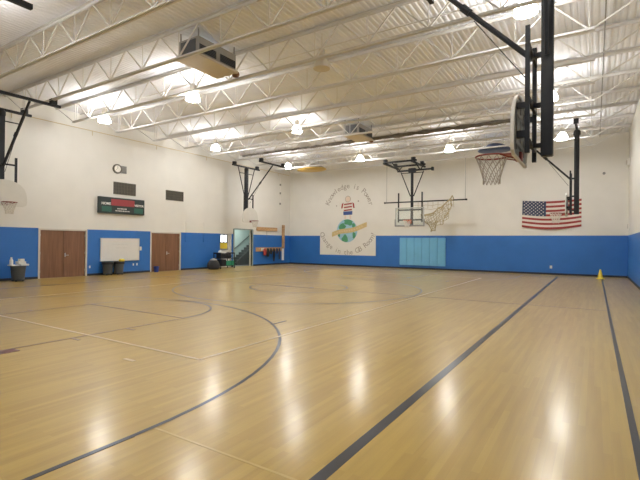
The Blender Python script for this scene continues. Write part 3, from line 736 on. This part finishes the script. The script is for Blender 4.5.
for cx, cz, r, sd, sx in ((-15.35,1.98,.27,1.2,1),(-15.05,3.22,.26,3.3,1.5),(-15.6,2.85,.22,5.1,1.3),(-14.6,2.2,.24,7.7,.6),(-14.65,2.95,.16,9.2,.7),(-15.85,2.25,.12,4.2,.8)): blob(ld, cx, cz, r, sd, YF-PT-.007, YF-PT-.003, sx)
ld.build('globe_land', M['earthland'], mu)
rb = MB(); top = []; bot = []
for k in range(17):
    t = k/16; x = -16.45+2.85*t; zz = 2.28+.66*t+.06*math.sin(t*2*PI*1.2); top.append((x, YF-PT-.012, zz+.17)); bot.append((x, YF-PT-.012, zz-.17))
rb.prism(top+bot[::-1], (0,.005,0)); rb.build('ribbon', M['tan'], mu)
rl = MB()
for k in range(12):
    t = (k+1.2)/14; x = -16.45+2.85*t; zz = 2.28+.66*t+.06*math.sin(t*2*PI*1.2); rl.box(x-.06,x+.05,YF-PT-.014,YF-PT-.011,zz-.05,zz+.05)
rl.build('ribbon_lettering', mat('pale tan paint', (.68,.55,.32), .7), mu)
# generic child figure in a striped shirt
fx = -15.15
ydisc(MB(), fx, 4.86, .21, YF-.006, YF-.002, 24).build('figure_head', M['skin'], mu)
ring = MB()
for k in range(24):
    a0, a1 = 2*PI*k/24, 2*PI*(k+1)/24
    ring.quad([(fx+r*math.cos(a), YF-.0065, 4.86+r*math.sin(a)) for r, a in ((.2,a0),(.235,a0),(.235,a1),(.2,a1))])
ring.build('figure_outline', M['pencil'], mu)
MB().prism([(fx-.36,YF-.006,3.98),(fx+.36,YF-.006,4.02),(fx+.30,YF-.006,4.62),(fx-.30,YF-.006,4.6)], (0,.004,0)).build('figure_shirt', M['flagw'], mu)
s1 = MB()
for zz in (4.05, 4.27, 4.49): s1.prism([(fx-.34,YF-.009,zz-.06),(fx+.34,YF-.009,zz-.01),(fx+.32,YF-.009,zz+.09),(fx-.32,YF-.009,zz+.03)], (0,.003,0))
for s in (-1, 1): s1.prism([(fx+s*.36,YF-.009,4.62),(fx+s*.50,YF-.009,4.52),(fx+s*.56,YF-.009,4.2),(fx+s*.44,YF-.009,4.2)], (0,.004,0))
s1.build('figure_stripes', M['flagr'], mu)
MB().prism([(fx-.36,YF-.008,3.7),(fx+.36,YF-.008,3.72),(fx+.38,YF-.008,3.98),(fx-.38,YF-.008,3.96)], (0,.005,0)).build('figure_shorts', mat('blue mural paint', (.05,.10,.30), .7, var=.08), mu)
lg = MB()
for s in (-1, 1): lg.prism([(fx+s*.22-.06,YF-.008,3.42),(fx+s*.22+.06,YF-.008,3.42),(fx+s*.2+.06,YF-.008,3.7),(fx+s*.2-.06,YF-.008,3.7)], (0,.005,0))
lg.build('figure_legs', M['skin'], mu)
dots = MB(); ydisc(dots, -16.1, 4.4, .05, YF-.006, YF-.002, 10); ydisc(dots, -14.3, 4.68, .06, YF-.006, YF-.002, 10); dots.build('mural_dots', M['pencil'], mu)
FW = Matrix(((1,0,0,0),(0,0,-1,0),(0,1,0,0),(0,0,0,1)))       # text reading along +x on a wall facing -y
def arc_text(body, cx, cz, r, a0, a1, size, upper, y, name):
    n = len(body)
    bm = bmesh.new(); 
    for k, ch in enumerate(body):
        if ch == ' ': continue
        a = a0+(a1-a0)*k/(n-1); x, zz = cx+r*math.cos(a), cz+r*math.sin(a); rot = (a-PI/2) if upper else (a+PI/2)
        cu = bpy.data.curves.new('c', 'FONT'); cu.body = ch; cu.size = size; cu.extrude = .001; cu.align_x = 'CENTER'; cu.align_y = 'CENTER'; cu.resolution_u = 2
        t = bpy.data.objects.new('c', cu); C.objects.link(t); dg = bpy.context.evaluated_depsgraph_get(); dg.update()
        me = bpy.data.meshes.new_from_object(t.evaluated_get(dg)); bpy.data.objects.remove(t); bpy.data.curves.remove(cu)
        me.transform(Matrix.Translation((x, y, zz)) @ FW @ Matrix.Rotation(rot, 4, 'Z')); bm.from_mesh(me); bpy.data.meshes.remove(me)
    me = bpy.data.meshes.new(name); bm.to_mesh(me); bm.free(); me.materials.append(M['pencil']); o = bpy.data.objects.new(name, me); C.objects.link(o); o.parent = mu
arc_text('Knowledge is Power', -15.1, 3.95, 1.86, math.radians(158), math.radians(16), .56, True, YF-.003, 'upper_lettering')
arc_text('Change in the GB Room!', -15.2, 3.34, 2.36, math.radians(206), math.radians(334), .53, False, YF-PT-.006, 'lower_lettering')

pd = thing('padded_mat', 'light blue padded wall mat below the far basket', 'wall mat', (-11.1, YF-PT-.017, .24))
for k in range(6): MB().box(k*.515+.004,(k+1)*.515-.004,-.07,0,0,1.82).build('mat_panel', M['lightblue'], pd, bevel=.018)

# flag
fg = MB(); NU, NV = 58, 52; FX0, FX1, FT, FB = -3.55, -.62, 4.22, 2.70
def fp_(u, v):
    sag = -.14*math.sin(PI*u)*(.6+.5*v); y = YF-.06-.035*math.sin(u*11+v*2)-.02*math.sin(u*5)
    return Vector((FX0+(FX1-FX0)*u-.03*v*(1-u), y, FT+(FB-FT)*v+sag))
gv = [[fg.bm.verts.new(fp_(i/NU, j/NV)) for i in range(NU+1)] for j in range(NV+1)]
for j in range(NV):
    for i in range(NU):
        f = fg.bm.faces.new((gv[j][i], gv[j][i+1], gv[j+1][i+1], gv[j+1][i])); st_ = int(j/NV*13)
        f.material_index = 2 if (i < NU*.4 and j < NV*7/13) else (0 if st_ % 2 == 0 else 1)
for r in range(9):
    for c in range(6 if r % 2 == 0 else 5):
        u = .4*((c+.5)/6 if r % 2 == 0 else (c+1)/6); v = 7/13*(r+.6)/9.2
        ctr = fp_(u, v)+Vector((0,-.012,0)); pts = []
        for k in range(10):
            a = PI/2+k*PI/5; q = .048 if k % 2 == 0 else .02; pts.append(ctr+Vector((q*math.cos(a),0,q*math.sin(a))))
        f = fg.bm.faces.new([fg.bm.verts.new(p) for p in pts]); f.material_index = 1
fo = fg.build('flag', [M['flagr'], M['flagw'], M['navy']]); sm = fo.modifiers.new('thick', 'SOLIDIFY'); sm.thickness = .006
tag(fo, 'stars and stripes flag pinned to the far wall', 'flag')

# trapeze bar with bundled climbing net
YB = 25.86
tb = thing('net_bar', 'dark horizontal bar hung on two cables near the far wall', 'bar', (-8.9, YB, 4.28))
MB().tube((-2.56,0,0),(2.55,0,.0),.04,10).build('bar', M['dark'], tb, True)
for x in (-2.45, 2.5): MB().tube((x,0,.03),(x,0,2.44),.014,6).build('cable', M['grey'], tb); 
MB().box(-2.62,-2.54,-.05,.05,-.05,.05).box(2.53,2.61,-.05,.05,-.05,.05).build('end_cap', M['dark'], tb)
cn = MB(); A, B, C2, D = Vector((-7.15,4.55)), Vector((-9.0,3.3)), Vector((-8.35,2.38)), Vector((-7.35,3.15))
n1 = 11
def cp(i, j):
    u, v = i/n1, j/n1; p = A.lerp(B, u).lerp(D.lerp(C2, u), v)
    k = noise.noise_vector(Vector((u*4.1, v*4.1, 2.2)))
    p = p+Vector((k.x*.20, k.y*.18-.18*math.sin(PI*u)*(1-v)*.9)); return Vector((p.x, YB-.16+.22*k.z, p.y))
for i in range(n1+1):
    cn.sweep([cp(i, j*.5) for j in range(2*n1+1)], .016, 5); cn.sweep([cp(j*.5, i) for j in range(2*n1+1)], .016, 5)
for k in range(3):                                   # heavier border rope of the bundle
    cn.sweep([cp(j*.5, 0)+Vector((0,-.03*k,-.03*k)) for j in range(2*n1+1)], .024, 6); cn.sweep([cp(n1, j*.5)+Vector((0,-.03*k,.02*k)) for j in range(2*n1+1)], .024, 6)
cn.sweep([Vector((-7.15,YB-.05,4.55)), Vector((-7.05,YB-.06,4.35)), Vector((-7.22,YB-.06,4.2)), Vector((-7.15,YB-.08,3.9))], .035, 6)
nt_ = cn.build('climbing_net', M['rope'], None, True); tag(nt_, 'tan rope climbing net bunched up under the hanging bar', 'net')
hg = MB()
for k in range(9):
    x = -9.55+k*.31; z1 = 3.75-.12*math.sin(k*1.3)
    hg.sweep([(x,YB-.01,4.25),(x+.01,YB-.04,4.0),(x+.03*math.sin(k),YB-.05,z1)], .011, 5)
for zz, x0, x1 in ((4.02,-9.55,-7.1),(3.78,-9.5,-7.3)): hg.sweep([(x0+(x1-x0)*t/12, YB-.045, zz+.03*math.sin(t*1.9)) for t in range(13)], .011, 5)
hg.build('hanging_strands', M['rope'], nt_)
# cone
co = thing('traffic_cone', 'small yellow cone at the end of the far right boundary line', 'cone', (.24, 25.82, 0))
MB().box(-.19,.19,-.19,.19,0,.03).build('base', M['yellow'], co, bevel=.01); MB().lathe([(.135,.03),(.12,.06),(.035,.46),(.02,.47),(0,.47)], n=20).build('cone_body', M['yellow'], co, True)
# corner fittings on the right wall
a = thing('wall_control', 'small white control box with dark window above the blue band at right corner', 'control box', (XR, 27.05, 2.5))
MB().box(-.06,0,-.2,.2,0,.3).build('case', M['white'], a, bevel=.008); MB().box(-.066,-.06,-.06,.06,.04,.26).build('window', M['black'], a)
a = thing('wall_siren', 'pale fixture box high on the right wall near the corner', 'fixture', (XR, 27.0, 5.75))
MB().box(-.10,0,-.2,.2,0,.35).build('case', M['white'], a, bevel=.01); MB().box(-.16,-.10,-.1,.1,.08,.26).build('horn', M['frame'], a)
a = thing('wall_sensor', 'tiny dark round sensor high on the far wall right of the flag', 'sensor', (.4, YF, 5.52))
ydisc(MB(), 0, 0, .07, -.05, 0, 16).build('housing', M['grey'], a)

# --------------------------------------------------------------- camera, world
cam = bpy.data.cameras.new('camera'); cam.sensor_width = 36; cam.lens = 432.9/640*36; cam.clip_end = 200
co = bpy.data.objects.new('camera', cam); C.objects.link(co)
yaw, pitch, roll = math.radians(32.41), math.radians(.347), math.radians(-.541)
f = Vector((-math.sin(yaw)*math.cos(pitch), math.cos(yaw)*math.cos(pitch), math.sin(pitch))); r = Vector((math.cos(yaw), math.sin(yaw), 0)); dn = f.cross(r)
c_, s_ = math.cos(roll), math.sin(roll); R = c_*r+s_*dn; Dn = -s_*r+c_*dn
m3 = Matrix((R, -Dn, -f)).transposed()
co.matrix_world = Matrix.Translation((0, 0, 1.68)) @ m3.to_4x4()
sc = bpy.context.scene; sc.camera = co
w = bpy.data.worlds.new('world'); sc.world = w; w.use_nodes = True
w.node_tree.nodes['Background'].inputs['Color'].default_value = (.6,.7,.85,1); w.node_tree.nodes['Background'].inputs['Strength'].default_value = .3
sc.view_settings.view_transform = 'Standard'; sc.view_settings.look = 'None'; sc.view_settings.gamma = 1; sc.view_settings.use_curve_mapping = False
sc.view_settings.exposure = 0.0
sc.cycles.max_bounces = 10; sc.cycles.diffuse_bounces = 6; sc.cycles.use_denoising = True
sc.cycles.sample_clamp_indirect = 8
